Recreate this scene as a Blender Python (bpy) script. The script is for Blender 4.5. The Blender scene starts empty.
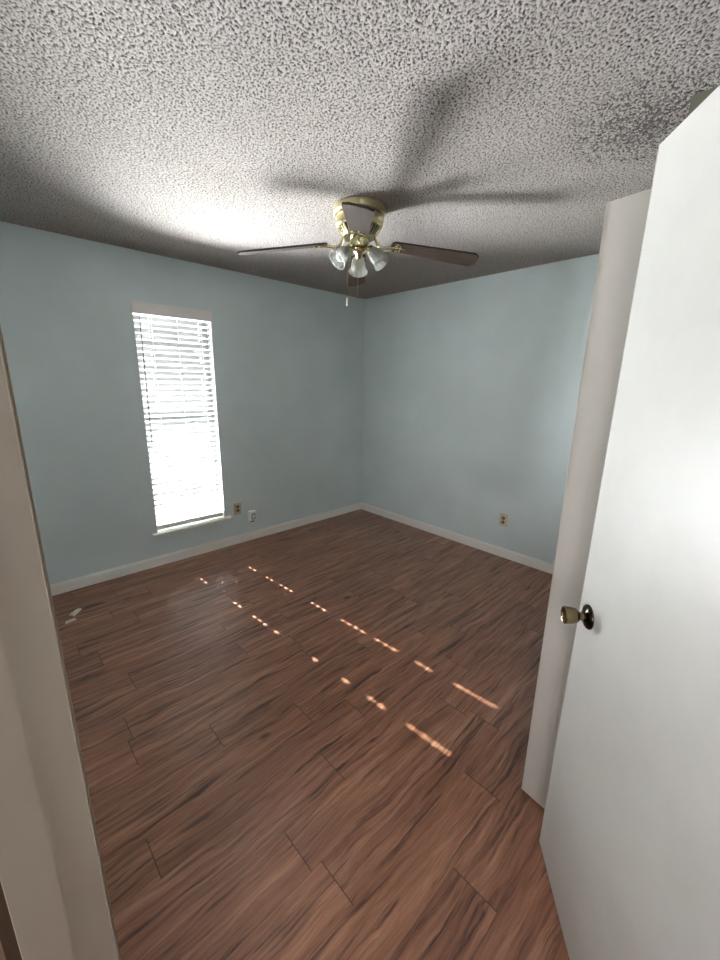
import bpy, bmesh, math, random
import numpy as np
from mathutils import Vector, Matrix

S = bpy.context.scene
COL = S.collection
R = math.radians
random.seed(4)

# ------------------------------------------------------------------ camera
CAM = Vector((-3.29799, -3.40644, 1.54195))
FOC = 395.316
YAW, PITCH, ROLL = R(43.8635), R(13.8830), R(0.9475)
F = Vector((math.sin(YAW)*math.cos(PITCH), math.cos(YAW)*math.cos(PITCH), -math.sin(PITCH)))
Rt = F.cross(Vector((0, 0, 1))).normalized()
Up = Rt.cross(F)
R2 = Rt*math.cos(ROLL)+Up*math.sin(ROLL)
U2 = -Rt*math.sin(ROLL)+Up*math.cos(ROLL)
cd = bpy.data.cameras.new('camera')
cam = bpy.data.objects.new('camera', cd)
COL.objects.link(cam)
m = Matrix((R2, U2, -F)).transposed().to_4x4()
m.translation = CAM
cam.matrix_world = m
cd.sensor_fit = 'VERTICAL'
cd.sensor_height = 36.0
cd.sensor_width = 27.0
cd.lens = FOC/960*36
cd.clip_start = 0.02
S.camera = cam

# ------------------------------------------------------------------ world, sun, daylight, exposure
S.view_settings.view_transform = 'Standard'
S.view_settings.look = 'None'
S.view_settings.gamma = 1
S.view_settings.use_curve_mapping = False
S.view_settings.exposure = 3.88
w = bpy.data.worlds.new('sky')
S.world = w
w.use_nodes = True
bg = w.node_tree.nodes['Background']
bg.inputs[0].default_value = (0.92, 0.96, 1.0, 1)
bg.inputs[1].default_value = 0.35

sd = bpy.data.lights.new('sun', 'SUN')
sd.energy = 4.6
sd.angle = R(0.53)
sd.color = (1.0, 0.95, 0.90)
so = bpy.data.objects.new('sun', sd)
COL.objects.link(so)
SUN = Vector((0.0705, -1.0, -0.73)).normalized()
so.location = (-2.6, 6, 6)
so.rotation_euler = SUN.to_track_quat('-Z', 'Y').to_euler()

# daylight from the bright yard right outside the window
ad = bpy.data.lights.new('window_daylight', 'AREA')
ad.shape = 'RECTANGLE'
ad.size = 8.0
ad.size_y = 2.4
ad.energy = 1060
ad.color = (0.985, 0.96, 1.0)
ao = bpy.data.objects.new('window_daylight', ad)
COL.objects.link(ao)
ao.location = (-2.1, 2.05, 0.10)
ao.rotation_euler = Vector((0, -0.45, 1.0)).to_track_quat('-Z', 'Y').to_euler()

# added fill lamp in the unseen hallway, lifts the doors and right wall
hd = bpy.data.lights.new('hall_fill', 'AREA')
hd.shape = 'RECTANGLE'
hd.size = 1.1
hd.size_y = 1.5
hd.energy = 3.6
hd.color = (1.0, 0.96, 0.97)
ho = bpy.data.objects.new('hall_fill', hd)
COL.objects.link(ho)
ho.location = (-4.60, -3.90, 1.45)
ho.rotation_euler = Vector((1, 0.16, 0.0)).to_track_quat('-Z', 'Z').to_euler()
S.cycles.max_bounces = 10
S.cycles.diffuse_bounces = 7
S.cycles.transmission_bounces = 8
S.cycles.sample_clamp_indirect = 6

# ------------------------------------------------------------------ materials
def srgb(r, g, b):
    f = lambda c: (c/255/12.92) if c/255 <= 0.04045 else ((c/255+0.055)/1.055)**2.4
    return (f(r), f(g), f(b), 1)


def mat(name, col=(0.8, 0.8, 0.8, 1), rough=0.5, metal=0.0, **kw):
    M = bpy.data.materials.new(name)
    M.use_nodes = True
    nt = M.node_tree
    b = nt.nodes['Principled BSDF']
    b.inputs['Base Color'].default_value = col
    b.inputs['Roughness'].default_value = rough
    b.inputs['Metallic'].default_value = metal
    for k, v in kw.items():
        b.inputs[k].default_value = v
    return M, nt, b


def N(nt, t, **kw):
    n = nt.nodes.new(t)
    for k, v in kw.items():
        setattr(n, k, v)
    return n


def noise(nt, vec, scale, detail=2, rough=0.5, dist=0.0):
    n = N(nt, 'ShaderNodeTexNoise')
    n.inputs['Scale'].default_value = scale
    n.inputs['Detail'].default_value = detail
    n.inputs['Roughness'].default_value = rough
    n.inputs['Distortion'].default_value = dist
    nt.links.new(vec, n.inputs['Vector'])
    return n.outputs['Fac']


def ramp(nt, fac, stops):
    n = N(nt, 'ShaderNodeValToRGB')
    el = n.color_ramp.elements
    el[0].position, el[0].color = stops[0]
    el[1].position, el[1].color = stops[-1]
    for p, c in stops[1:-1]:
        e = el.new(p)
        e.color = c
    nt.links.new(fac, n.inputs[0])
    return n.outputs[0]


def mixc(nt, fac, a, b, mode='MIX'):
    n = N(nt, 'ShaderNodeMix', data_type='RGBA', blend_type=mode)
    for i, v in ((0, fac), (6, a), (7, b)):
        if isinstance(v, (int, float, tuple)):
            n.inputs[i].default_value = v
        else:
            nt.links.new(v, n.inputs[i])
    return n.outputs[2]


def math_(nt, op, a, b=0.0, c=0.0):
    n = N(nt, 'ShaderNodeMath', operation=op)
    for i, v in enumerate((a, b, c)):
        if isinstance(v, (int, float)):
            n.inputs[i].default_value = v
        else:
            nt.links.new(v, n.inputs[i])
    return n.outputs[0]


def bump(nt, b, h, strength, dist):
    n = N(nt, 'ShaderNodeBump')
    n.inputs['Strength'].default_value = strength
    n.inputs['Distance'].default_value = dist
    nt.links.new(h, n.inputs['Height'])
    nt.links.new(n.outputs[0], b.inputs['Normal'])


def painted(name, col, rough, tex_scale, bstr, bdist, blotch=0.04):
    M, nt, b = mat(name, col, rough)
    g = N(nt, 'ShaderNodeNewGeometry').outputs['Position']
    f = noise(nt, g, 1.7, 3)
    dark = tuple(c*(1-blotch*2) for c in col[:3])+(1,)
    lite = tuple(min(1, c*(1+blotch)) for c in col[:3])+(1,)
    nt.links.new(ramp(nt, f, [(0.35, dark), (0.65, lite)]), b.inputs['Base Color'])
    bump(nt, b, noise(nt, g, tex_scale, 3, 0.6), bstr, bdist)
    return M


WALL = painted('pale_blue_wall_paint', srgb(217, 230, 232), 0.55, 90, 0.6, 0.004, 0.03)
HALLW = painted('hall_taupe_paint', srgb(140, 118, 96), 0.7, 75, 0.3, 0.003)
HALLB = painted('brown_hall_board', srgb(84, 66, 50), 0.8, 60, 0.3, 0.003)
CLOSETW = painted('bare_grey_board', srgb(112, 108, 94), 0.8, 60, 0.3, 0.003)
WHITE = painted('white_trim_paint', srgb(242, 241, 236), 0.38, 14, 0.08, 0.002, 0.015)
JAMB = painted('worn_white_frame_paint', srgb(184, 177, 167), 0.45, 20, 0.15, 0.002, 0.04)
HALLC = painted('hall_ceiling_paint', srgb(205, 202, 196), 0.8, 90, 0.5, 0.004)


def door_paint(name, col):
    M, nt, b = mat(name, col, 0.42)
    g = N(nt, 'ShaderNodeTexCoord').outputs['Object']
    f = noise(nt, g, 3.1, 4, 0.6)
    c1 = ramp(nt, f, [(0.38, tuple(c*0.93 for c in col[:3])+(1,)), (0.6, col)])
    mp = N(nt, 'ShaderNodeMapping')
    mp.inputs['Scale'].default_value = (9, 9, 4)
    nt.links.new(g, mp.inputs[0])
    s = noise(nt, mp.outputs[0], 1.0, 4, 0.7, 0.6)
    smear = ramp(nt, s, [(0.70, (1, 1, 1, 1)), (0.80, (0.86, 0.83, 0.80, 1))])
    nt.links.new(mixc(nt, 1.0, c1, smear, 'MULTIPLY'), b.inputs['Base Color'])
    bump(nt, b, noise(nt, g, 260, 2, 0.6), 0.12, 0.001)
    return M


DOORM = door_paint('white_door_paint', srgb(200, 198, 193))
DOORM2 = door_paint('white_closet_door_paint', srgb(190, 184, 176))

# popcorn ceiling: relief is real geometry, shade in the hollows is painted in, old stains are colour
CEIL, nt, b = mat('popcorn_plaster', (0.8, 0.8, 0.78, 1), 0.9)
g = N(nt, 'ShaderNodeNewGeometry').outputs['Position']
at = N(nt, 'ShaderNodeAttribute', attribute_name='hollow_shade')
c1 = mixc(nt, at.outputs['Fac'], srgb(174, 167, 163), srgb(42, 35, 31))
vm = N(nt, 'ShaderNodeVectorMath', operation='DISTANCE')
nt.links.new(g, vm.inputs[0])
vm.inputs[1].default_value = (-1.43, -2.90, 2.44)
near = math_(nt, 'SUBTRACT', 1.0, math_(nt, 'DIVIDE', vm.outputs['Value'], 0.36))
near = math_(nt, 'MAXIMUM', near, 0.0)
sp = noise(nt, g, 95, 2, 0.7)
spot = math_(nt, 'GREATER_THAN', math_(nt, 'ADD', sp, math_(nt, 'MULTIPLY', near, 0.19)), 0.645)
spot = math_(nt, 'MULTIPLY', spot, math_(nt, 'MINIMUM', math_(nt, 'MULTIPLY', near, 2.5), 0.8))
c2 = mixc(nt, spot, c1, (0.022, 0.022, 0.018, 1))
stain = ramp(nt, noise(nt, g, 1.1, 3), [(0.35, (0.94, 0.93, 0.90, 1)), (0.62, (1, 1, 1, 1))])
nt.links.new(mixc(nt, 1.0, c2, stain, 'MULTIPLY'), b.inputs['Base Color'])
bump(nt, b, noise(nt, g, 220, 3, 0.7), 0.5, 0.003)

# wood look plank floor
FLOOR, nt, b = mat('red_brown_plank_floor', (0.2, 0.1, 0.07, 1), 0.36, **{'Specular IOR Level': 0.75})
uv0 = N(nt, 'ShaderNodeUVMap', uv_map='grain').outputs[0]
uv1 = N(nt, 'ShaderNodeUVMap', uv_map='start').outputs[0]
uv2 = N(nt, 'ShaderNodeUVMap', uv_map='finish').outputs[0]


def mapped(vec, sc):
    mp = N(nt, 'ShaderNodeMapping')
    mp.inputs['Scale'].default_value = sc
    nt.links.new(vec, mp.inputs[0])
    return mp.outputs[0]


# warp the grain so that it wanders
wn = N(nt, 'ShaderNodeTexNoise')
wn.inputs['Scale'].default_value = 1.0
wn.inputs['Detail'].default_value = 3
nt.links.new(mapped(uv0, (2.6, 5.0, 1)), wn.inputs['Vector'])
sub = N(nt, 'ShaderNodeVectorMath', operation='SUBTRACT')
nt.links.new(wn.outputs['Color'], sub.inputs[0])
sub.inputs[1].default_value = (0.5, 0.5, 0.5)
scl = N(nt, 'ShaderNodeVectorMath', operation='MULTIPLY')
nt.links.new(sub.outputs[0], scl.inputs[0])
scl.inputs[1].default_value = (0.10, 0.075, 0)
add = N(nt, 'ShaderNodeVectorMath', operation='ADD')
nt.links.new(uv0, add.inputs[0])
nt.links.new(scl.outputs[0], add.inputs[1])
gv = add.outputs[0]
n1 = noise(nt, mapped(gv, (1.5, 22, 1)), 1.0, 5, 0.66)
n2 = noise(nt, mapped(gv, (6, 120, 1)), 1.0, 4, 0.75)
n3 = noise(nt, mapped(gv, (2.0, 36, 1)), 1.0, 6, 0.68)
base = ramp(nt, n1, [(0.30, srgb(128, 84, 64)), (0.50, srgb(162, 113, 89)), (0.70, srgb(196, 148, 120))])
fine = ramp(nt, n2, [(0.30, (0.70, 0.68, 0.66, 1)), (0.60, (1.05, 1.05, 1.05, 1))])
c = mixc(nt, 0.8, base, fine, 'MULTIPLY')
streak = ramp(nt, n3, [(0.36, (0.95, 0.95, 0.95, 1)), (0.43, (0.35, 0.35, 0.35, 1)), (0.485, (0, 0, 0, 1))])
c = mixc(nt, streak, c, srgb(66, 40, 31))
n4 = noise(nt, mapped(gv, (3.0, 80, 1)), 1.0, 4, 0.65)
c = mixc(nt, ramp(nt, n4, [(0.34, (0.6, 0.6, 0.6, 1)), (0.47, (0, 0, 0, 1))]), c, srgb(78, 48, 38))
kn = noise(nt, mapped(gv, (4.0, 9.0, 1)), 1.0, 1, 0.4)
knot = ramp(nt, kn, [(0.20, (1, 1, 1, 1)), (0.25, (0, 0, 0, 1))])
c = mixc(nt, knot, c, srgb(58, 32, 25))
vc = N(nt, 'ShaderNodeAttribute', attribute_name='tone')
c = mixc(nt, 1.0, c, vc.outputs['Color'], 'MULTIPLY')
s1 = N(nt, 'ShaderNodeSeparateXYZ')
nt.links.new(uv1, s1.inputs[0])
s2 = N(nt, 'ShaderNodeSeparateXYZ')
nt.links.new(uv2, s2.inputs[0])
e1 = math_(nt, 'MINIMUM', s1.outputs[0], s2.outputs[0])
e2 = math_(nt, 'MINIMUM', s1.outputs[1], s2.outputs[1])
seam_end = math_(nt, 'LESS_THAN', e1, 0.0016)
seam_long = math_(nt, 'MULTIPLY', math_(nt, 'LESS_THAN', e2, 0.0008), 0.55)
seam = math_(nt, 'MAXIMUM', seam_end, seam_long)
c = mixc(nt, math_(nt, 'MULTIPLY', seam, 0.8), c, srgb(40, 24, 18))
nt.links.new(c, b.inputs['Base Color'])
rr = ramp(nt, n2, [(0.3, (0.33, 0.33, 0.33, 1)), (0.7, (0.28, 0.28, 0.28, 1))])
nt.links.new(rr, b.inputs['Roughness'])
bump(nt, b, math_(nt, 'SUBTRACT', math_(nt, 'MULTIPLY', n2, 0.35), math_(nt, 'ADD', seam, math_(nt, 'MULTIPLY', streak, 0.1))), 0.35, 0.0012)

# translucent white blind slats
SLAT = bpy.data.materials.new('white_blind_slats')
SLAT.use_nodes = True
nt = SLAT.node_tree
out = nt.nodes['Material Output']
pb = nt.nodes['Principled BSDF']
pb.inputs['Base Color'].default_value = (0.15, 0.154, 0.158, 1)
pb.inputs['Roughness'].default_value = 0.4
tr = N(nt, 'ShaderNodeBsdfTranslucent')
tr.inputs[0].default_value = (0.92, 0.96, 0.98, 1)
mx = N(nt, 'ShaderNodeMixShader')
mx.inputs[0].default_value = 0.02
nt.links.new(pb.outputs[0], mx.inputs[1])
nt.links.new(tr.outputs[0], mx.inputs[2])
nt.links.new(mx.outputs[0], out.inputs[0])

PLASTIC = mat('white_vinyl', srgb(228, 232, 230), 0.35)[0]
VALANCE = mat('grey_white_valance', srgb(236, 232, 230), 0.5)[0]
CORD = mat('pale_cord', srgb(226, 228, 224), 0.8)[0]
WAND = mat('smoky_wand', srgb(60, 66, 66), 0.25)[0]

GLASS = bpy.data.materials.new('window_pane_glass')
GLASS.use_nodes = True
nt = GLASS.node_tree
nt.nodes.remove(nt.nodes['Principled BSDF'])
t_ = N(nt, 'ShaderNodeBsdfTransparent')
t_.inputs[0].default_value = (0.95, 0.98, 0.97, 1)
g_ = N(nt, 'ShaderNodeBsdfGlossy')
g_.inputs['Roughness'].default_value = 0.02
lw = N(nt, 'ShaderNodeFresnel')
lw.inputs[0].default_value = 1.45
mx = N(nt, 'ShaderNodeMixShader')
nt.links.new(lw.outputs[0], mx.inputs[0])
nt.links.new(t_.outputs[0], mx.inputs[1])
nt.links.new(g_.outputs[0], mx.inputs[2])
nt.links.new(mx.outputs[0], nt.nodes['Material Output'].inputs[0])

BRASS = mat('polished_brass', srgb(200, 190, 150), 0.22, 1.0)[0]
LACQ = mat('pale_brass_housing', srgb(222, 211, 166), 0.3, 0.85)[0]
DARK = mat('dark_vent_metal', srgb(26, 24, 20), 0.5, 0.3)[0]
ANTIQ = mat('antique_brass', srgb(128, 114, 84), 0.24, 1.0)[0]
ANTIQD = mat('dark_bronze', srgb(66, 58, 48), 0.2, 1.0)[0]
ALMOND = mat('almond_plastic', srgb(196, 182, 152), 0.4)[0]
IVORY = mat('ivory_plastic', srgb(216, 205, 184), 0.4)[0]
BROWNP = mat('brown_receptacle', srgb(120, 92, 66), 0.45)[0]
BLACK = mat('black_slot', srgb(20, 16, 14), 0.6)[0]
BOXW = mat('white_box_plastic', srgb(240, 241, 238), 0.4)[0]
BOXG = mat('grey_box_face', srgb(168, 170, 168), 0.5)[0]
BULB = mat('white_bulb_glass', srgb(196, 196, 190), 0.3)[0]
SCRAP = mat('white_scrap', srgb(225, 215, 208), 0.3)[0]

SHADE = bpy.data.materials.new('frosted_shade_glass')
SHADE.use_nodes = True
nt = SHADE.node_tree
pb = nt.nodes['Principled BSDF']
pb.inputs['Base Color'].default_value = srgb(166, 167, 160)
pb.inputs['Roughness'].default_value = 0.2
tr = N(nt, 'ShaderNodeBsdfTranslucent')
tr.inputs[0].default_value = srgb(172, 174, 168)
tp = N(nt, 'ShaderNodeBsdfTransparent')
mx = N(nt, 'ShaderNodeMixShader')
mx.inputs[0].default_value = 0.45
nt.links.new(pb.outputs[0], mx.inputs[1])
nt.links.new(tr.outputs[0], mx.inputs[2])
mx2 = N(nt, 'ShaderNodeMixShader')
mx2.inputs[0].default_value = 0.30
nt.links.new(mx.outputs[0], mx2.inputs[1])
nt.links.new(tp.outputs[0], mx2.inputs[2])
nt.links.new(mx2.outputs[0], nt.nodes['Material Output'].inputs[0])

BLADE, nt, b = mat('walnut_fan_blade', (0.1, 0.05, 0.03, 1), 0.55, **{'Specular IOR Level': 0.35})
oc = N(nt, 'ShaderNodeTexCoord').outputs['Object']
mp = N(nt, 'ShaderNodeMapping')
mp.inputs['Scale'].default_value = (4, 70, 4)
nt.links.new(oc, mp.inputs[0])
f = noise(nt, mp.outputs[0], 1.0, 4, 0.65, 0.4)
nt.links.new(ramp(nt, f, [(0.32, srgb(28, 18, 12)), (0.55, srgb(48, 33, 24)), (0.72, srgb(70, 52, 39))]), b.inputs['Base Color'])

# ------------------------------------------------------------------ mesh helpers


def link(name, bm, material, parent=None, smooth=False):
    me = bpy.data.meshes.new(name)
    bmesh.ops.recalc_face_normals(bm, faces=bm.faces)
    bm.to_mesh(me)
    bm.free()
    if smooth:
        for p in me.polygons:
            p.use_smooth = True
        try:
            me.set_sharp_from_angle(angle=R(38))
        except Exception:
            pass
    if material:
        me.materials.append(material)
    o = bpy.data.objects.new(name, me)
    COL.objects.link(o)
    if parent:
        o.parent = parent
    return o


def tag(o, label=None, cat=None, group=None, kind=None):
    if label:
        o['label'] = label
    if cat:
        o['category'] = cat
    if group:
        o['group'] = group
    if kind:
        o['kind'] = kind
    return o


def empty(name, loc=(0, 0, 0), rz=0.0):
    o = bpy.data.objects.new(name, None)
    o.empty_display_size = 0.1
    COL.objects.link(o)
    o.location = loc
    o.rotation_euler = (0, 0, rz)
    return o


def box(bm, x0, x1, y0, y1, z0, z1, M=None, bevel=0.0):
    r = bmesh.ops.create_cube(bm, size=1.0)
    vs = r['verts']
    for v in vs:
        v.co = Vector(((x0+x1)/2+v.co.x*(x1-x0), (y0+y1)/2+v.co.y*(y1-y0), (z0+z1)/2+v.co.z*(z1-z0)))
        if M is not None:
            v.co = M @ v.co
    if bevel:
        es = list({e for v in vs for e in v.link_edges})
        bmesh.ops.bevel(bm, geom=es, offset=bevel, segments=2, affect='EDGES', profile=0.5)


def lathe(bm, prof, n=40, M=None, cap=True):
    rings = []
    for r, z in prof:
        ring = []
        for k in range(n):
            a = 2*math.pi*k/n
            p = Vector((r*math.cos(a), r*math.sin(a), z))
            ring.append(bm.verts.new(M @ p if M is not None else p))
        rings.append(ring)
    for a, b_ in zip(rings, rings[1:]):
        for k in range(n):
            bm.faces.new((a[k], a[(k+1) % n], b_[(k+1) % n], b_[k]))
    if cap:
        bm.faces.new(rings[0])
        bm.faces.new(rings[-1][::-1])


def tube(bm, pts, rad, n=8):
    pts = [Vector(p) for p in pts]
    rads = rad if isinstance(rad, (list, tuple)) else [rad]*len(pts)
    rings = []
    t0 = (pts[1]-pts[0]).normalized()
    ref = Vector((0, 0, 1)) if abs(t0.z) < 0.9 else Vector((1, 0, 0))
    u = t0.cross(ref).normalized()
    for i, p in enumerate(pts):
        if i == 0:
            t = t0
        elif i == len(pts)-1:
            t = (pts[-1]-pts[-2]).normalized()
        else:
            t = (pts[i+1]-pts[i-1]).normalized()
        u = (u - t*u.dot(t)).normalized()
        v = t.cross(u)
        rings.append([bm.verts.new(p+(u*math.cos(2*math.pi*k/n)+v*math.sin(2*math.pi*k/n))*rads[i]) for k in range(n)])
    for a, b_ in zip(rings, rings[1:]):
        for k in range(n):
            bm.faces.new((a[k], a[(k+1) % n], b_[(k+1) % n], b_[k]))
    bm.faces.new(rings[0])
    bm.faces.new(rings[-1][::-1])


def prism(bm, pts, z0, z1, M=None):
    """closed outline in xy extruded along z"""
    lo = [bm.verts.new((M @ Vector((x, y, z0))) if M is not None else Vector((x, y, z0))) for x, y in pts]
    hi = [bm.verts.new((M @ Vector((x, y, z1))) if M is not None else Vector((x, y, z1))) for x, y in pts]
    n = len(pts)
    for k in range(n):
        bm.faces.new((lo[k], lo[(k+1) % n], hi[(k+1) % n], hi[k]))
    bm.faces.new(lo[::-1])
    bm.faces.new(hi)


H = 2.44
T = 0.10
XL = -3.60          # left wall
YF = -3.62          # front wall with the closet opening
# entry opening (angled wall)
HG = Vector((-2.754, -3.602))      # hinge jamb, room side
LJ = Vector((-3.2795, -2.9355))      # strike jamb, room side
ED = (LJ-HG).normalized()          # along the opening
EN = Vector((ED.y, -ED.x))         # towards the room
if EN.dot(Vector((1, 1))) < 0:
    EN = -EN
JD = 0.091                          # wall depth at the opening

# ------------------------------------------------------------------ floor
PW, PL = 0.155, 0.915
known = {14: -2.19, 12: -2.751, 11: -3.045, 8: -2.93, 7: -2.37, 4: -2.74, 19: -2.40, 18: -2.085, 13: -2.39, 15: -2.464, 9: -2.384, 16: -1.83}
X0, X1, Y0, Y1 = -4.75, 0.12, -5.2, 0.12
verts, faces, uvg, uva, uvb, tone = [], [], [], [], [], []
k = -1
while -k*PW > Y0:
    ya, yb = -(k+1)*PW, -k*PW
    off = known.get(k, random.uniform(-3, -2))
    x = off-math.ceil((off-X0)/PL)*PL
    while x < X1:
        a, c_ = max(x, X0), min(x+PL, X1)
        if c_-a > 0.001:
            i = len(verts)
            verts += [(a, ya, 0), (c_, ya, 0), (c_, yb, 0), (a, yb, 0)]
            faces.append((i, i+1, i+2, i+3))
            rx, ry = random.uniform(0, 60), random.uniform(0, 60)
            for (px, py) in ((a, ya), (c_, ya), (c_, yb), (a, yb)):
                uvg.append((px-x+rx, py-ya+ry))
                uva.append((px-x, py-ya))
                uvb.append((x+PL-px, yb-py))
            tv = random.uniform(0.90, 1.06)
            tone.append((tv, tv*random.uniform(0.97, 1.01), tv*random.uniform(0.95, 1.01), 1))
        x += PL
    k += 1
me = bpy.data.meshes.new('floor')
me.from_pydata(verts, [], faces)
for nm, dat in (('grain', uvg), ('start', uva), ('finish', uvb)):
    L = me.uv_layers.new(name=nm)
    L.data.foreach_set('uv', np.array(dat, dtype=np.float32).ravel())
ca = me.color_attributes.new('tone', 'FLOAT_COLOR', 'CORNER')
ca.data.foreach_set('color', np.repeat(np.array(tone, dtype=np.float32), 4, axis=0).ravel())
me.materials.append(FLOOR)
floor = bpy.data.objects.new('floor', me)
COL.objects.link(floor)
tag(floor, 'reddish brown wood look plank floor with dark streaky grain', 'floor', kind='structure')
bm = bmesh.new()
box(bm, X0, X1, Y0, Y1, -0.12, -0.004)
tag(link('floor_slab', bm, HALLC, floor), kind='structure')

# ------------------------------------------------------------------ ceiling with popcorn relief
st = 0.003
nx, ny = int((0.02-XL)/st)+1, int((0.02-YF)/st)+1
rng = np.random.default_rng(7)


def band(wl_lo, wl_hi):
    r = rng.standard_normal((ny, nx))
    f_ = np.fft.rfft2(r)
    fy = np.fft.fftfreq(ny, st)[:, None]
    fx = np.fft.rfftfreq(nx, st)[None, :]
    q = np.sqrt(fx**2+fy**2)
    f_ *= np.exp(-(q*wl_lo)**2*0.9)*(1-np.exp(-(q*wl_hi)**2*1.2))
    r = np.fft.irfft2(f_, s=(ny, nx))
    return r/r.std()


a_ = band(0.0080, 0.021)
b_ = band(0.004, 0.008)
hgt = a_+0.35*b_
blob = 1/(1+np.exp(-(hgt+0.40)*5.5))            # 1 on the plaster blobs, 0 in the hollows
zz = H-0.0024*blob-0.0006*b_
gx = XL+np.arange(nx)*st
gy = YF+np.arange(ny)*st
co = np.empty((ny, nx, 3), dtype=np.float32)
co[..., 0] = gx[None, :]+rng.uniform(-0.001, 0.001, (ny, nx))
co[..., 1] = gy[:, None]+rng.uniform(-0.001, 0.001, (ny, nx))
co[..., 2] = zz
idx = np.arange(nx*ny).reshape(ny, nx)
q = np.stack([idx[:-1, :-1], idx[1:, :-1], idx[1:, 1:], idx[:-1, 1:]], axis=-1).reshape(-1, 4)
me = bpy.data.meshes.new('ceiling')
me.vertices.add(nx*ny)
me.vertices.foreach_set('co', co.ravel())
me.loops.add(q.size)
me.loops.foreach_set('vertex_index', q.ravel().astype(np.int32))
me.polygons.add(len(q))
me.polygons.foreach_set('loop_start', np.arange(0, q.size, 4, dtype=np.int32))
me.update(calc_edges=True)
me.polygons.foreach_set('use_smooth', np.ones(len(q), dtype=bool))
ga = me.attributes.new('hollow_shade', 'FLOAT', 'POINT')  # mask for the shade painted between the plaster blobs
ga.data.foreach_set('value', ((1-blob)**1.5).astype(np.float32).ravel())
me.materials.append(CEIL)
ceil = bpy.data.objects.new('ceiling', me)
COL.objects.link(ceil)
tag(ceil, 'off white popcorn textured ceiling with dark mould specks in one corner', 'ceiling', kind='structure')
bm = bmesh.new()
box(bm, X0, X1, Y0, 0.12, H+0.004, H+0.12)
tag(link('ceiling_slab', bm, HALLC, ceil), kind='structure')

# ------------------------------------------------------------------ walls
WX0, WX1, WZ0, WZ1 = -2.368, -1.776, 0.292, 2.085     # window opening


def wall(name, boxes, material, label, smooth=False):
    bm = bmesh.new()
    for bx in boxes:
        box(bm, *bx)
    return tag(link(name, bm, material), label, 'wall', kind='structure')


wall('wall_back', [(X0, WX0, 0, 0.12, 0, H), (WX1, 0.12, 0, 0.12, 0, H), (WX0, WX1, 0, 0.12, 0, WZ0), (WX0, WX1, 0, 0.12, WZ1, H)],
     WALL, 'shaded blue grey wall around the narrow window')
wall('wall_right', [(0, 0.12, Y0, 0, 0, H)], WALL, 'brighter pale blue wall facing the camera to the right of the corner')
wall('wall_left', [(XL-T, XL, -2.55, 0, 0, H)], WALL, 'pale blue wall left of the window wall, hidden by the door frame')
wall('wall_front', [(-2.06, -1.51, YF-T, YF, 0, H), (-2.74, -2.06, YF-T, YF, 2.06, H), (-2.74, -2.675, YF-T, YF, 0, 2.06)],
     WALL, 'pale blue wall with the closet opening behind the open doors')
wall('wall_closet', [(-1.51, -1.51+T, YF-T, -3.03, 0, H), (-1.51+T, 0, -3.03-T, -3.03, 0, H)],
     CLOSETW, 'dark unpainted closet wall corner behind the top of the white door')
wall('wall_cupboard', [(-2.78, -1.41, -4.45, -4.35, 0, H), (-1.51, -1.41, -4.35, YF-T, 0, H)], WALL, 'inner walls of the closet behind the closet door')


def ebox(bm, s0, s1, d0, d1, z0, z1, bevel=0.0):
    """box along the angled entry wall: s from hinge jamb along the opening, d into the hall"""
    M = Matrix(((ED.x, -EN.x, 0, HG.x), (ED.y, -EN.y, 0, HG.y), (0, 0, 1, 0), (0, 0, 0, 1)))
    box(bm, s0, s1, d0, d1, z0, z1, M, bevel)


OW = (LJ-HG).length
SE = (XL-HG.x)/ED.x                   # where the angled wall meets the left wall
bm = bmesh.new()
ebox(bm, OW+0.02, SE+0.02, 0, JD, 0, H)
ebox(bm, -0.02, OW+0.02, 0, JD, 2.10, H)
ebox(bm, -0.03, -0.02, 0, JD, 0, H)
tag(link('wall_entry', bm, WALL), 'angled wall with the doorway the photo is taken from', 'wall', kind='structure')
# hall shell
wall('wall_hall', [(X0, X0+0.1, Y0, 0, 0, H), (X0, -2.7, Y0, Y0+0.1, 0, H), (-2.86, -2.76, Y0, -3.72, 0, H)],
     HALLW, 'taupe hallway wall behind the doorway')
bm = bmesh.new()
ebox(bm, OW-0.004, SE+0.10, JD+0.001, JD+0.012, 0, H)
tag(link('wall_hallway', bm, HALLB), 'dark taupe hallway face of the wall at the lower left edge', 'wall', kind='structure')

# door frame of the entry: strike jamb, head jamb, hinge jamb, stops and casings
fr = empty('trim_1', (LJ.x, LJ.y, 0))
tag(fr, 'worn white door frame jamb along the left edge of the photo', 'door frame', kind='structure')


def fpart(name, *bxs, bevel=0.0, material=None):
    bm = bmesh.new()
    for bx in bxs:
        ebox(bm, *bx, bevel=bevel)
    o = link(name, bm, material or JAMB, None)
    o.parent = fr
    o.matrix_parent_inverse = Matrix.Translation((-LJ.x, -LJ.y, 0))
    return tag(o, kind='structure')


fpart('strike_jamb', (OW, OW+0.02, -0.004, JD, 0, 2.10), bevel=0.0012)
fpart('door_stop', (OW-0.005, OW+0.002, 0.047, JD+0.0008, 0, 2.068))
fpart('hinge_jamb', (-0.02, 0.0, -0.002, JD+0.002, 0, 2.10), bevel=0.0015)
fpart('head_jamb', (0.0, OW, -0.002, JD+0.002, 2.08, 2.10))
fpart('casing', (-0.062, -0.006, JD+0.002, JD+0.014, 0, 2.15), (-0.062, OW+0.062, JD+0.002, JD+0.014, 2.09, 2.15),
      bevel=0.002)
fpart('casing', (OW+0.008, OW+0.065, -0.014, -0.002, 0, 2.15), (-0.0, OW+0.065, -0.014, -0.002, 2.09, 2.15), bevel=0.002)

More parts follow.
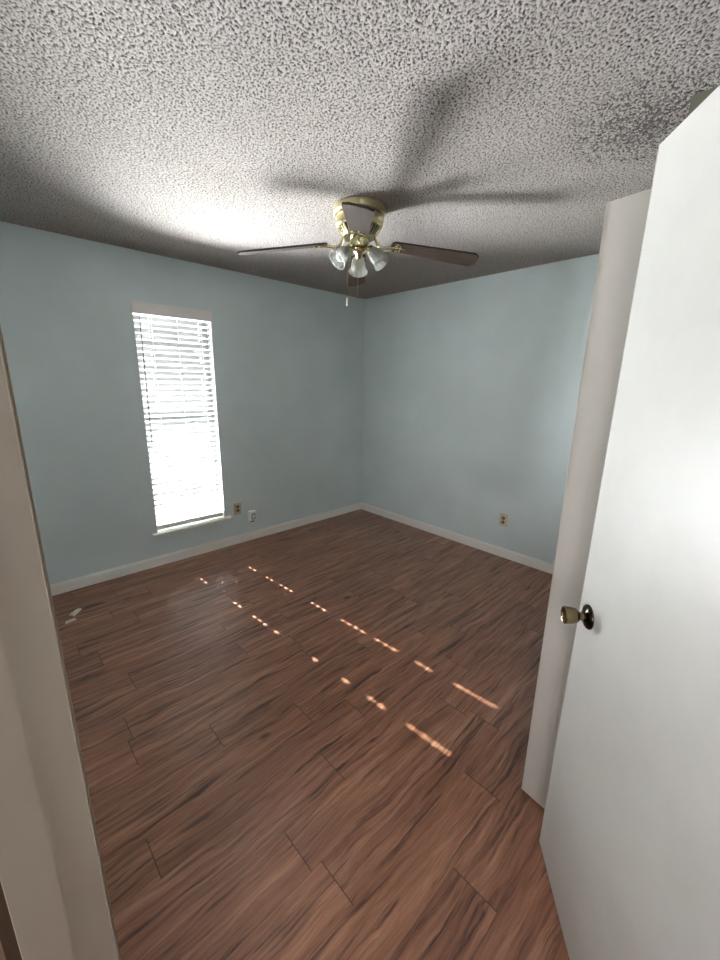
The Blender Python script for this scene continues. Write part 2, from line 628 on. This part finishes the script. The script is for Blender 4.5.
# baseboards with a stepped top
def baseboard(name, p0, p1, nrm, label):
    p0, p1, nrm = Vector(p0), Vector(p1), Vector(nrm)
    prof = [(0, 0), (0.013, 0), (0.013, 0.066), (0.0105, 0.074), (0.006, 0.079), (0.004, 0.084), (0, 0.084)]
    bm = bmesh.new()
    A = [bm.verts.new((p0.x+nrm.x*d, p0.y+nrm.y*d, z)) for d, z in prof]
    B = [bm.verts.new((p1.x+nrm.x*d, p1.y+nrm.y*d, z)) for d, z in prof]
    n = len(prof)
    for i in range(n):
        bm.faces.new((A[i], A[(i+1) % n], B[(i+1) % n], B[i]))
    bm.faces.new(A)
    bm.faces.new(B[::-1])
    return tag(link(name, bm, WHITE), label, 'baseboard', kind='structure')


baseboard('baseboard_back', (XL, 0), (0, 0), (0, -1), 'white baseboard under the window wall')
baseboard('baseboard_right', (0, -3.03), (0, -0.0125), (-1, 0), 'white baseboard along the right wall')
baseboard('baseboard_left', (XL, -2.52), (XL, -0.014), (1, 0), 'white baseboard along the hidden left wall')
baseboard('baseboard_closet', (-1.51, -3.03), (0, -3.03), (0, 1), 'white baseboard along the projecting closet wall')

# ------------------------------------------------------------------ ground outside
bm = bmesh.new()
box(bm, -14, 10, 0.12, 16, -0.35, -0.25)
tag(link('ground', bm, mat('pale_concrete_ground', srgb(84, 86, 76), 0.9)[0]), 'pale ground outside the window', 'ground', kind='structure')

# ------------------------------------------------------------------ window
win = empty('window_1', ((WX0+WX1)/2, 0.06, WZ0))
tag(win, 'tall narrow white window filled by closed blinds', 'window', kind='structure')


def wpart(name, fn, material, parent=win, smooth=False):
    bm = bmesh.new()
    fn(bm)
    o = link(name, bm, material, None, smooth)
    o.parent = parent
    o.matrix_parent_inverse = Matrix.Translation(parent.matrix_world.translation).inverted() if False else Matrix.Translation(Vector(parent.location)).inverted()
    return o


def f_frame(bm):
    y0, y1 = 0.080, 0.118
    box(bm, WX0, WX0+0.028, y0, y1, WZ0, WZ1, bevel=0.002)
    box(bm, WX1-0.028, WX1, y0, y1, WZ0, WZ1, bevel=0.002)
    box(bm, WX0, WX1, y0, y1, WZ0, WZ0+0.03, bevel=0.002)
    box(bm, WX0, WX1, y0, y1, WZ1-0.03, WZ1, bevel=0.002)


wpart('window_frame', f_frame, PLASTIC)
wpart('meeting_rail', lambda bm: box(bm, WX0+0.028, WX1-0.028, 0.078, 0.112, 1.165, 1.205, bevel=0.002), PLASTIC)
wpart('glass_pane', lambda bm: box(bm, WX0+0.026, WX1-0.026, 0.100, 0.104, WZ0+0.028, WZ1-0.028), GLASS)


def f_lin(bm):
    e = 0.004
    box(bm, WX0, WX0+e, -0.001, 0.08, WZ0, WZ1)
    box(bm, WX1-e, WX1, -0.001, 0.08, WZ0, WZ1)
    box(bm, WX0, WX1, -0.001, 0.08, WZ1-e, WZ1)


wpart('window_reveal', f_lin, WHITE)


def f_sill(bm):
    prof = [(0.08, 0.270), (-0.032, 0.270), (-0.036, 0.274), (-0.036, 0.288), (-0.032, 0.2925), (0.08, 0.2925)]
    A, B = [], []
    for x, L in ((WX0-0.038, A), (WX1+0.050, B)):
        for y, z in prof:
            L.append(bm.verts.new((x, min(y, -0.0005), z)))
    n = len(prof)
    for i in range(n):
        bm.faces.new((A[i], A[(i+1) % n], B[(i+1) % n], B[i]))
    bm.faces.new(A)
    bm.faces.new(B[::-1])
    box(bm, WX0+0.001, WX1-0.001, -0.001, 0.08, 0.2921, 0.2960)


wpart('window_sill', f_sill, WHITE)

# ------------------------------------------------------------------ blind
blind = empty('window_blind', ((WX0+WX1)/2, 0.0, WZ0))
tag(blind, 'closed white horizontal slat blind hanging in the narrow window', 'blind')
BX0, BX1 = WX0+0.010, WX1-0.010
BY = 0.034
TILT = R(36)
NS, PITCHZ, ZB = 37, 0.0445, 0.385
HX = (-1.8725, -2.2540)
on1 = [(.54, .66), (.76, .90), (.95, 1.15), (1.32, 1.50), (1.62, 1.86), (1.92, 2.12), (2.26, 2.37), (2.47, 2.70)]
on2 = [(.49, .58), (.80, .84), (.93, 1.09), (1.18, 1.35), (1.43, 1.49), (1.60, 1.63), (1.79, 1.87), (2.04, 2.12), (2.23, 2.38), (2.48, 2.70)]
ON = (on1, on2)


def slat_mesh(bm, zc, holes, tilt, skew=0.0):
    wd, th = 0.050, 0.0024
    ca_, sa_ = math.cos(tilt), math.sin(tilt)

    def P(x, s, t):
        # s across the slat (towards the room is positive), t thickness, room edge up
        crown = 0.0016*(1-(2*s/wd)**2)
        t = t+crown
        return Vector((x, BY-s*ca_-t*sa_ * -1, zc+s*sa_+t*ca_+skew*(x-BX0)))

    def strip(xa, xb, sa, sb):
        n = 4 if sb-sa > 0.03 else 1
        for i in range(n):
            pass
        tops, bots = [], []
        for i in range(n+1):
            s = sa+(sb-sa)*i/n
            tops.append((bm.verts.new(P(xa, s, th/2)), bm.verts.new(P(xb, s, th/2))))
            bots.append((bm.verts.new(P(xa, s, -th/2)), bm.verts.new(P(xb, s, -th/2))))
        for i in range(n):
            bm.faces.new((tops[i][0], tops[i][1], tops[i+1][1], tops[i+1][0]))
            bm.faces.new((bots[i][0], bots[i+1][0], bots[i+1][1], bots[i][1]))
            bm.faces.new((tops[i][0], tops[i+1][0], bots[i+1][0], bots[i][0]))
            bm.faces.new((tops[i][1], bots[i][1], bots[i+1][1], tops[i+1][1]))
        bm.faces.new((tops[0][0], bots[0][0], bots[0][1], tops[0][1]))
        bm.faces.new((tops[-1][0], tops[-1][1], bots[-1][1], bots[-1][0]))

    hw = wd/2
    xs = [BX0]
    for h, half, ln in sorted(holes):
        strip(xs[-1], h-half, -hw, hw)
        strip(h-half, h+half, -hw, -ln)
        strip(h-half, h+half, ln, hw)
        xs.append(h+half)
    strip(xs[-1], BX1, -hw, hw)


def f_slats(bm):
    for i in range(NS):
        z = ZB+i*PITCHZ
        yf = z/0.73-BY                 # where the sun through this hole meets the floor
        holes = []
        for h, rngs in zip(HX, ON):
            on = any(lo <= yf <= hi for lo, hi in rngs)
            if on:
                holes.append((h, 0.0044, 0.0100))
        skew = 0.0
        tl = TILT+R(random.uniform(-2.0, 2.0))
        if i == 0:
            skew = 0.022
            tl = R(30)
            z -= 0.010
        slat_mesh(bm, z, holes, tl, skew)


wpart('slat_panel', f_slats, SLAT, blind, True)


def f_val(bm):
    box(bm, WX0-0.004, WX1+0.006, -0.014, -0.004, 2.008, 2.090, bevel=0.0025)
    box(bm, WX0+0.002, WX1-0.002, 0.004, 0.050, 2.030, 2.078, bevel=0.002)
    box(bm, WX0-0.004, WX0+0.002, -0.010, -0.0006, 2.008, 2.090)
    box(bm, WX1+0.000, WX1+0.006, -0.010, -0.0006, 2.008, 2.090)


wpart('valance', f_val, VALANCE, blind)
wpart('bottom_rail', lambda bm: box(bm, BX0, BX1, BY-0.024, BY+0.022, 0.3055, 0.3455, bevel=0.004), PLASTIC, blind)
for lx in (HX[1], -2.063, HX[0]):
    def f_l(bm):
        dx = 0.012
        for yy in (BY-0.0215-0.006, ):
            tube(bm, [(lx+dx, yy, 0.325), (lx+dx, yy, 2.03)], 0.0013, 6)
        for i in range(NS):
            z = ZB+i*PITCHZ
            tube(bm, [(lx+dx, BY-0.027, z+0.020), (lx+dx, BY-0.012, z-0.002)], 0.0008, 5)
    wpart('ladder_cord', f_l, CORD, blind)
wpart('tilt_wand', lambda bm: tube(bm, [(-2.325, -0.012, 1.985), (-2.327, -0.018, 1.9), (-2.336, -0.018, 1.045)], [0.003, 0.0042, 0.0042], 8), WAND, blind)


def f_cord(bm):
    tube(bm, [(-1.815, -0.008, 2.00), (-1.815, -0.012, 1.44)], 0.0014, 6)


lc = wpart('lift_cord', f_cord, CORD, blind)
bm = bmesh.new()
Mt = Matrix.Translation((-1.815, -0.012, 1.415)) @ Matrix.Rotation(R(25), 4, 'Y')
lathe(bm, [(0.003, 0.028), (0.007, 0.02), (0.010, -0.012), (0.009, -0.02)], 14, Mt)
o = link('tassel', bm, WAND, None, True)
o.parent = lc
o.matrix_parent_inverse = Matrix.Translation(Vector(blind.location)).inverted()
tag(o, 'dark grey cord tassel')

# ------------------------------------------------------------------ doors
def door_slab(name, edge, d, nrm, width, z0, z1, th, material, label, lean=0.0):
    """free edge corner on the visible face, d towards the hinge, nrm towards the viewer"""
    e = Vector(edge)
    root = empty(name, (e.x+d.x*width, e.y+d.y*width, 0))
    tag(root, label, 'door', kind='structure')
    M = Matrix(((d.x, -nrm.x, 0, e.x), (d.y, -nrm.y, 0, e.y), (0, 0, 1, 0), (0, 0, 0, 1)))
    M = M @ Matrix.Rotation(lean, 4, 'Y')      # slight sag of the hinges
    bm = bmesh.new()
    box(bm, 0, width, 0, th, z0, z1, M, 0.0015)
    o = link('door_panel', bm, material, None)
    o.parent = root
    o.matrix_parent_inverse = Matrix.Translation(-root.location)
    return root, M


def rpart(name, bm, material, root, smooth=True, parent=None):
    o = link(name, bm, material, None, smooth)
    o.parent = parent or root
    o.matrix_parent_inverse = Matrix.Translation(-root.location)
    return o


D1 = Vector((-0.7908, -0.6121))
N1 = Vector((-0.6121, 0.7908))
door1, MD = door_slab('door_1', (-2.123, -3.109), D1, N1, 0.80, 0.012, 2.052, 0.035, DOORM,
                      'large open white flat door with brass knob at the right edge', R(0.5))
# knob set, axis along the door normal (local -y)
KB = Matrix.Translation((0.060, 0, 0.930)) @ Matrix.Rotation(R(90), 4, 'X')


def knobset(side):
    Mk = MD @ (KB if side > 0 else Matrix.Translation((0.062, 0.035, 0.926)) @ Matrix.Rotation(R(-90), 4, 'X'))
    bm = bmesh.new()
    lathe(bm, [(0.0335, 0.0), (0.0335, 0.003), (0.031, 0.0065), (0.024, 0.010), (0.016, 0.0115), (0.0135, 0.013), (0.012, 0.016)], 40, Mk)
    ro = rpart('door_rosette', bm, ANTIQD, door1)
    bm = bmesh.new()
    lathe(bm, [(0.0115, 0.014), (0.0105, 0.022), (0.0110, 0.026), (0.016, 0.029), (0.0205, 0.034), (0.0228, 0.046), (0.0240, 0.060),
               (0.0236, 0.0635), (0.0215, 0.0650), (0.0190, 0.0640), (0.0170, 0.0600), (0.0060, 0.0590)], 40, Mk)
    kn = rpart('door_knob', bm, ANTIQ, door1)
    bm = bmesh.new()
    lathe(bm, [(0.0058, 0.0585), (0.0058, 0.0625), (0.0040, 0.0632)], 20, Mk)
    rpart('lock_button', bm, ANTIQD, door1, parent=kn)


knobset(1)
knobset(-1)
for z in (0.22, 1.02, 1.83):
    bm = bmesh.new()
    lathe(bm, [(0.006, -0.045), (0.006, 0.045)], 14, MD @ Matrix.Translation((0.806, 0.030, z)))
    rpart('hinge', bm, ANTIQ, door1)
bm = bmesh.new()
box(bm, -0.001, 0.0005, 0.006, 0.029, 0.90, 0.955, MD)
box(bm, -0.009, 0.0, 0.012, 0.024, 0.919, 0.935, MD, 0.002)
rpart('latch', bm, ANTIQ, door1, False)

D2 = Vector((-0.13, -0.9915)).normalized()
N2 = Vector((-D2.y, D2.x))
if N2.dot(Vector((CAM.x+1.98, CAM.y+2.98))) < 0:
    N2 = -N2
door2, MD2 = door_slab('door_2', (-1.988, -2.984), D2, N2, 0.615, 0.012, 2.020, 0.030, DOORM2,
                       'narrow white closet door standing open behind the large door')
for z in (0.22, 1.83):
    bm = bmesh.new()
    lathe(bm, [(0.006, -0.04), (0.006, 0.04)], 14, MD2 @ Matrix.Translation((0.618, 0.036, z)))
    rpart('hinge', bm, ANTIQ, door2)

# ------------------------------------------------------------------ ceiling fan
FC = Vector((-1.668, -1.675, H))
fan = empty('ceiling_fan', FC)
tag(fan, 'brass ceiling fan with four dark wood blades and three white glass lamps', 'ceiling fan')
AZ0 = -41.3


def fp(name, bm, material, parent=None, smooth=True):
    """fan parts are modelled around the fan axis, z = 0 at the ceiling"""
    o = link(name, bm, material, None, smooth)
    o.parent = parent or fan
    return o


bm = bmesh.new()
lathe(bm, [(0.132, -0.001), (0.139, -0.006), (0.139, -0.034), (0.133, -0.040), (0.115, -0.040)], 64)
fp('ceiling_ring', bm, LACQ)
bm = bmesh.new()
lathe(bm, [(0.100, -0.038), (0.118, -0.0405), (0.118, -0.046), (0.100, -0.047)], 64)
fp('shadow_gap', bm, DARK)
bm = bmesh.new()
lathe(bm, [(0.112, -0.046), (0.124, -0.047), (0.127, -0.051), (0.127, -0.084), (0.124, -0.092), (0.116, -0.098)], 64)
hs = fp('motor_housing', bm, LACQ)
bm = bmesh.new()
lathe(bm, [(0.110, -0.095), (0.108, -0.104), (0.080, -0.138), (0.04, -0.139)], 64)
fp('vent_core', bm, DARK, hs)
bm = bmesh.new()
nf = 30
for k in range(nf):
    a = 360/nf*k
    if (k % 5) == 0:
        M = Matrix.Rotation(R(a), 4, 'Z')
        pts = [(0.119, -0.094), (0.119, -0.101), (0.088, -0.141), (0.078, -0.141)]
        hw = 0.007
    else:
        M = Matrix.Rotation(R(a), 4, 'Z')
        pts = [(0.117, -0.097), (0.1135, -0.106), (0.086, -0.141), (0.080, -0.139)]
        hw = 0.0024
    A = [bm.verts.new(M @ Vector((x, -hw, z))) for x, z in pts]
    B = [bm.verts.new(M @ Vector((x, hw, z))) for x, z in pts]
    for i in range(4):
        bm.faces.new((A[i], A[(i+1) % 4], B[(i+1) % 4], B[i]))
    bm.faces.new(A)
    bm.faces.new(B[::-1])
fp('vent_fins', bm, LACQ, hs, False)
bm = bmesh.new()
lathe(bm, [(0.03, -0.134), (0.086, -0.137), (0.088, -0.146), (0.070, -0.152), (0.05, -0.153)], 48)
fp('flywheel', bm, BRASS)
bm = bmesh.new()
lathe(bm, [(0.030, -0.150), (0.047, -0.150), (0.052, -0.154), (0.052, -0.186), (0.048, -0.192), (0.034, -0.196)], 40)
fp('switch_housing', bm, BRASS)
bm = bmesh.new()
lathe(bm, [(0.020, -0.192), (0.021, -0.198), (0.030, -0.203), (0.031, -0.214), (0.022, -0.222), (0.016, -0.230), (0.018, -0.236), (0.012, -0.243), (0.004, -0.249)], 32)
fp('light_fitter', bm, BRASS)

BZ = -0.158
DROOP = 7.0
BL0, BL1 = 0.172, 0.652
for k, (az, dr) in enumerate(((AZ0, 0), (AZ0+90, 0), (AZ0+180, 0), (AZ0+270, -2.6))):
    Mb = Matrix.Rotation(R(az+dr), 4, 'Z') @ Matrix.Translation((0, 0, BZ)) @ Matrix.Rotation(R(DROOP), 4, 'Y') @ Matrix.Rotation(R(-10.5), 4, 'X')
    pts = []
    # outline: rounded root, widening body, clipped tip corners
    for t in range(0, 9):
        a = R(90+180*t/8)
        pts.append((BL0+0.028+0.028*math.cos(a), 0.046*math.sin(a)))
    pts += [(BL1-0.030, -0.0655), (BL1-0.022, -0.064), (BL1-0.001, -0.038), (BL1, -0.034), (BL1, 0.034), (BL1-0.001, 0.038), (BL1-0.022, 0.064), (BL1-0.030, 0.0655)]
    bm = bmesh.new()
    prism(bm, pts, -0.0045, 0.0045)
    bl = fp('blade', bm, BLADE, None, False)
    bl.matrix_local = Mb
    # blade iron: curved arm from the flywheel, scrolled bracket under the blade root
    bm = bmesh.new()
    arm = [(0.070, 0, 0.026), (0.084, 0, 0.020), (0.094, 0, 0.004), (0.110, 0, -0.012), (0.132, 0, -0.017), (0.158, 0, -0.012), (0.190, 0, -0.006)]
    sm = []
    for i in range(len(arm)-1):
        p0 = Vector(arm[max(i-1, 0)])
        p1, p2 = Vector(arm[i]), Vector(arm[i+1])
        p3 = Vector(arm[min(i+2, len(arm)-1)])
        for j in range(4):
            t = j/4
            sm.append(0.5*((2*p1)+(-p0+p2)*t+(2*p0-5*p1+4*p2-p3)*t*t+(-p0+3*p1-3*p2+p3)*t**3))
    sm.append(Vector(arm[-1]))
    tube(bm, sm, 0.0072, 10)
    for sgn in (-1, 1):
        cv = []
        for j in range(13):
            a = R(-100+j*24)
            rr_ = 0.020-0.0008*j
            cv.append((0.190+0.018+rr_*math.cos(a)*0.9, sgn*(0.022+rr_*math.sin(a)), -0.0075))
        tube(bm, cv, 0.0042, 8)
    tube(bm, [(0.185, 0, -0.006), (0.245, 0, -0.0075)], [0.008, 0.005], 8)
    for px_, py_ in ((0.205, 0.022), (0.205, -0.022), (0.243, 0)):
        lathe(bm, [(0.0065, -0.010), (0.0075, -0.006), (0.0075, -0.002)], 12, Matrix.Translation((px_, py_, 0)))
    ir = fp('blade_iron', bm, BRASS, bl)

for k, az in enumerate((48.7, 168.7, -71.3)):
    Mz = Matrix.Rotation(R(az), 4, 'Z')
    bm = bmesh.new()
    tube(bm, [(0.020, 0, -0.208), (0.040, 0, -0.199), (0.055, 0, -0.200), (0.066, 0, -0.209)], 0.0075, 10)
    dirv = Vector((math.cos(R(42)), 0, -math.sin(R(42))))
    Ms = Matrix.Translation((0.058, 0, -0.202)) @ dirv.to_track_quat('Z', 'Y').to_matrix().to_4x4()
    lathe(bm, [(0.010, 0.0), (0.021, 0.004), (0.024, 0.010), (0.024, 0.022), (0.022, 0.023)], 28, Ms)
    for v in bm.verts:
        v.co = Mz @ v.co
    fp('lamp_arm', bm, BRASS)
    # tulip shade, fluted
    bm = bmesh.new()
    prof = [(0.020, 0.014), (0.0235, 0.022), (0.031, 0.034), (0.0385, 0.050), (0.041, 0.066), (0.0405, 0.080), (0.0425, 0.092), (0.048, 0.103), (0.054, 0.109)]
    n = 48
    MM = Mz @ Ms
    for off, flip in ((0.0, False), (-0.0022, True)):
        rings = []
        for r_, z_ in prof:
            fl = 0.035*min(1, max(0, (z_-0.03)/0.06))
            rings.append([bm.verts.new(MM @ Vector(((r_+off)*(1+fl*math.cos(12*2*math.pi*j/n))*math.cos(2*math.pi*j/n),
                                                    (r_+off)*(1+fl*math.cos(12*2*math.pi*j/n))*math.sin(2*math.pi*j/n), z_))) for j in range(n)])
        for a, b_ in zip(rings, rings[1:]):
            for j in range(n):
                bm.faces.new((a[j], a[(j+1) % n], b_[(j+1) % n], b_[j]))
        if not flip:
            outer = rings
    for a, b_ in ((outer[-1], rings[-1]), (outer[0], rings[0])):
        for j in range(n):
            bm.faces.new((a[j], a[(j+1) % n], b_[(j+1) % n], b_[j]))
    sh = fp('glass_shade', bm, SHADE)
    bm = bmesh.new()
    lathe(bm, [(0.012, 0.020), (0.012, 0.036), (0.018, 0.048), (0.0245, 0.062), (0.0265, 0.074), (0.0245, 0.086), (0.018, 0.094), (0.008, 0.099), (0.002, 0.100)], 28, MM)
    fp('light_bulb', bm, BULB, sh)

CR = Vector((0.7207, -0.6932, 0))       # across the room, parallel to the blades' row
for (p, ztop, zbot, fob) in ((CR*-0.062+Vector((-0.010, -0.010, 0)), -0.180, -0.445, True), (Vector((-0.047, -0.047, 0))+CR*-0.004, -0.186, -0.465, False)):
    bm = bmesh.new()
    q0 = p.normalized()*0.048
    tube(bm, [(q0.x, q0.y, ztop), (p.x, p.y, ztop-0.006), (p.x, p.y, zbot)], 0.0013, 6)
    nb = int((ztop-zbot)/0.011)
    for j in range(nb):
        lathe(bm, [(0.0008, 0.0018), (0.0021, 0.0), (0.0008, -0.0018)], 6, Matrix.Translation((p.x, p.y, ztop-0.012-j*0.011)))
    ch = fp('pull_chain', bm, BRASS)
    if fob:
        bm = bmesh.new()
        lathe(bm, [(0.002, 0.0), (0.0045, -0.006), (0.0055, -0.020), (0.0060, -0.036), (0.0035, -0.042)], 12, Matrix.Translation((p.x, p.y, zbot)))
        fp('pull_fob', bm, IVORY, ch)

# ------------------------------------------------------------------ outlets
def outlet(loc, rz, plate, face, label):
    root = empty('wall_outlet', loc, rz)       # local -y points into the room
    tag(root, label, 'outlet')
    bm = bmesh.new()
    box(bm, -0.036, 0.036, -0.006, -0.0003, -0.058, 0.058, None, 0.002)
    link('cover_plate', bm, plate, root)
    for s in (-1, 1):
        bm = bmesh.new()
        pts = []
        for j in range(24):
            a = 2*math.pi*j/24
            pts.append((0.017*math.cos(a), max(-0.0135, min(0.0135, 0.0175*math.sin(a)))))
        Mr = Matrix.Translation((0, -0.0055, s*0.0195)) @ Matrix.Rotation(R(90), 4, 'X')
        prism(bm, pts, 0.0, 0.0025, Mr)
        rc = link('receptacle', bm, face, root)
        bm = bmesh.new()
        for sx in (-0.0063, 0.0063):
            box(bm, sx-0.0012, sx+0.0012, -0.0087, -0.0078, s*0.0195-0.001, s*0.0195+0.0075)
        box(bm, -0.0025, 0.0025, -0.0087, -0.0078, s*0.0195-0.0095, s*0.0195-0.0050)
        link('slots', bm, BLACK, rc)
    bm = bmesh.new()
    lathe(bm, [(0.0034, 0.0), (0.0034, 0.0010), (0.0020, 0.0016)], 14, Matrix.Translation((0, -0.0058, 0)) @ Matrix.Rotation(R(90), 4, 'X'))
    link('screw', bm, ANTIQ, root)
    return root


outlet((-1.644, 0, 0.351), 0, ALMOND, BROWNP, 'almond wall outlet beside the window sill')
outlet((0, -1.862, 0.350), R(-90), IVORY, BROWNP, 'ivory wall outlet low on the right wall')

bx = empty('junction_box', (-1.502, 0, 0.252))
tag(bx, 'small white surface mounted box on the wall above the baseboard', 'box')
bm = bmesh.new()
box(bm, -0.033, 0.033, -0.038, -0.0003, -0.046, 0.050, None, 0.004)
link('box_body', bm, BOXW, bx)
bm = bmesh.new()
box(bm, -0.022, 0.024, -0.0405, -0.037, -0.036, 0.030, None, 0.0015)
fc_ = link('face_plate', bm, BOXG, bx)
bm = bmesh.new()
box(bm, -0.008, 0.010, -0.0425, -0.0400, -0.014, 0.012, None, 0.001)
link('jack', bm, BOXW, fc_)
bm = bmesh.new()
box(bm, -0.020, 0.012, -0.030, -0.008, -0.060, -0.0455, None, 0.002)
link('plug', bm, BLACK, bx)
bm = bmesh.new()
tube(bm, [(0.0, -0.015, -0.058), (0.006, -0.008, -0.085), (0.012, -0.006, -0.14), (0.014, -0.009, -0.165)], 0.0022, 8)
link('cable', bm, BOXW, bx)

# ------------------------------------------------------------------ scraps on the floor
def scrap(x, y, s, rz, label, seed):
    rs = random.Random(seed)
    bm = bmesh.new()
    n, mth = 7, 5
    g_ = {}
    for layer in (0, 1):
        for i in range(n):
            for j in range(mth):
                u, v = i/(n-1)-0.5, j/(mth-1)-0.5
                hz = 0.002+0.35*s*abs(math.sin(3*u+1.2*v+seed))*(0.6-abs(v)) + rs.uniform(0, 0.0015)
                if layer == 0:
                    g_[(i, j, 'h')] = hz
                hz = g_[(i, j, 'h')]
                g_[(i, j, layer)] = bm.verts.new((u*s*(1-0.4*v), v*s*0.55, hz+layer*0.0012))
    for i in range(n-1):
        for j in range(mth-1):
            for layer in (0, 1):
                bm.faces.new([g_[(i+a, j+c_, layer)] for a, c_ in ((0, 0), (1, 0), (1, 1), (0, 1))])
    for i in range(n-1):
        for j in (0, mth-1):
            bm.faces.new([g_[(i, j, 0)], g_[(i+1, j, 0)], g_[(i+1, j, 1)], g_[(i, j, 1)]])
    for j in range(mth-1):
        for i in (0, n-1):
            bm.faces.new([g_[(i, j, 0)], g_[(i, j+1, 0)], g_[(i, j+1, 1)], g_[(i, j, 1)]])
    zmin = min(v.co.z for v in bm.verts)
    for v in bm.verts:
        v.co.z -= zmin
    o = link('plastic_scrap', bm, SCRAP, None, True)
    o.location = (x, y, 0.0002)
    o.rotation_euler = (0, 0, rz)
    tag(o, label, 'scrap', 'white scraps on the floor by the door frame')


scrap(-3.034, -0.378, 0.075, 0.9, 'larger crumpled white scrap on the floor near the left baseboard', 1)
scrap(-3.072, -0.47, 0.055, 0.2, 'smaller white scrap on the floor touching the door frame edge', 2)
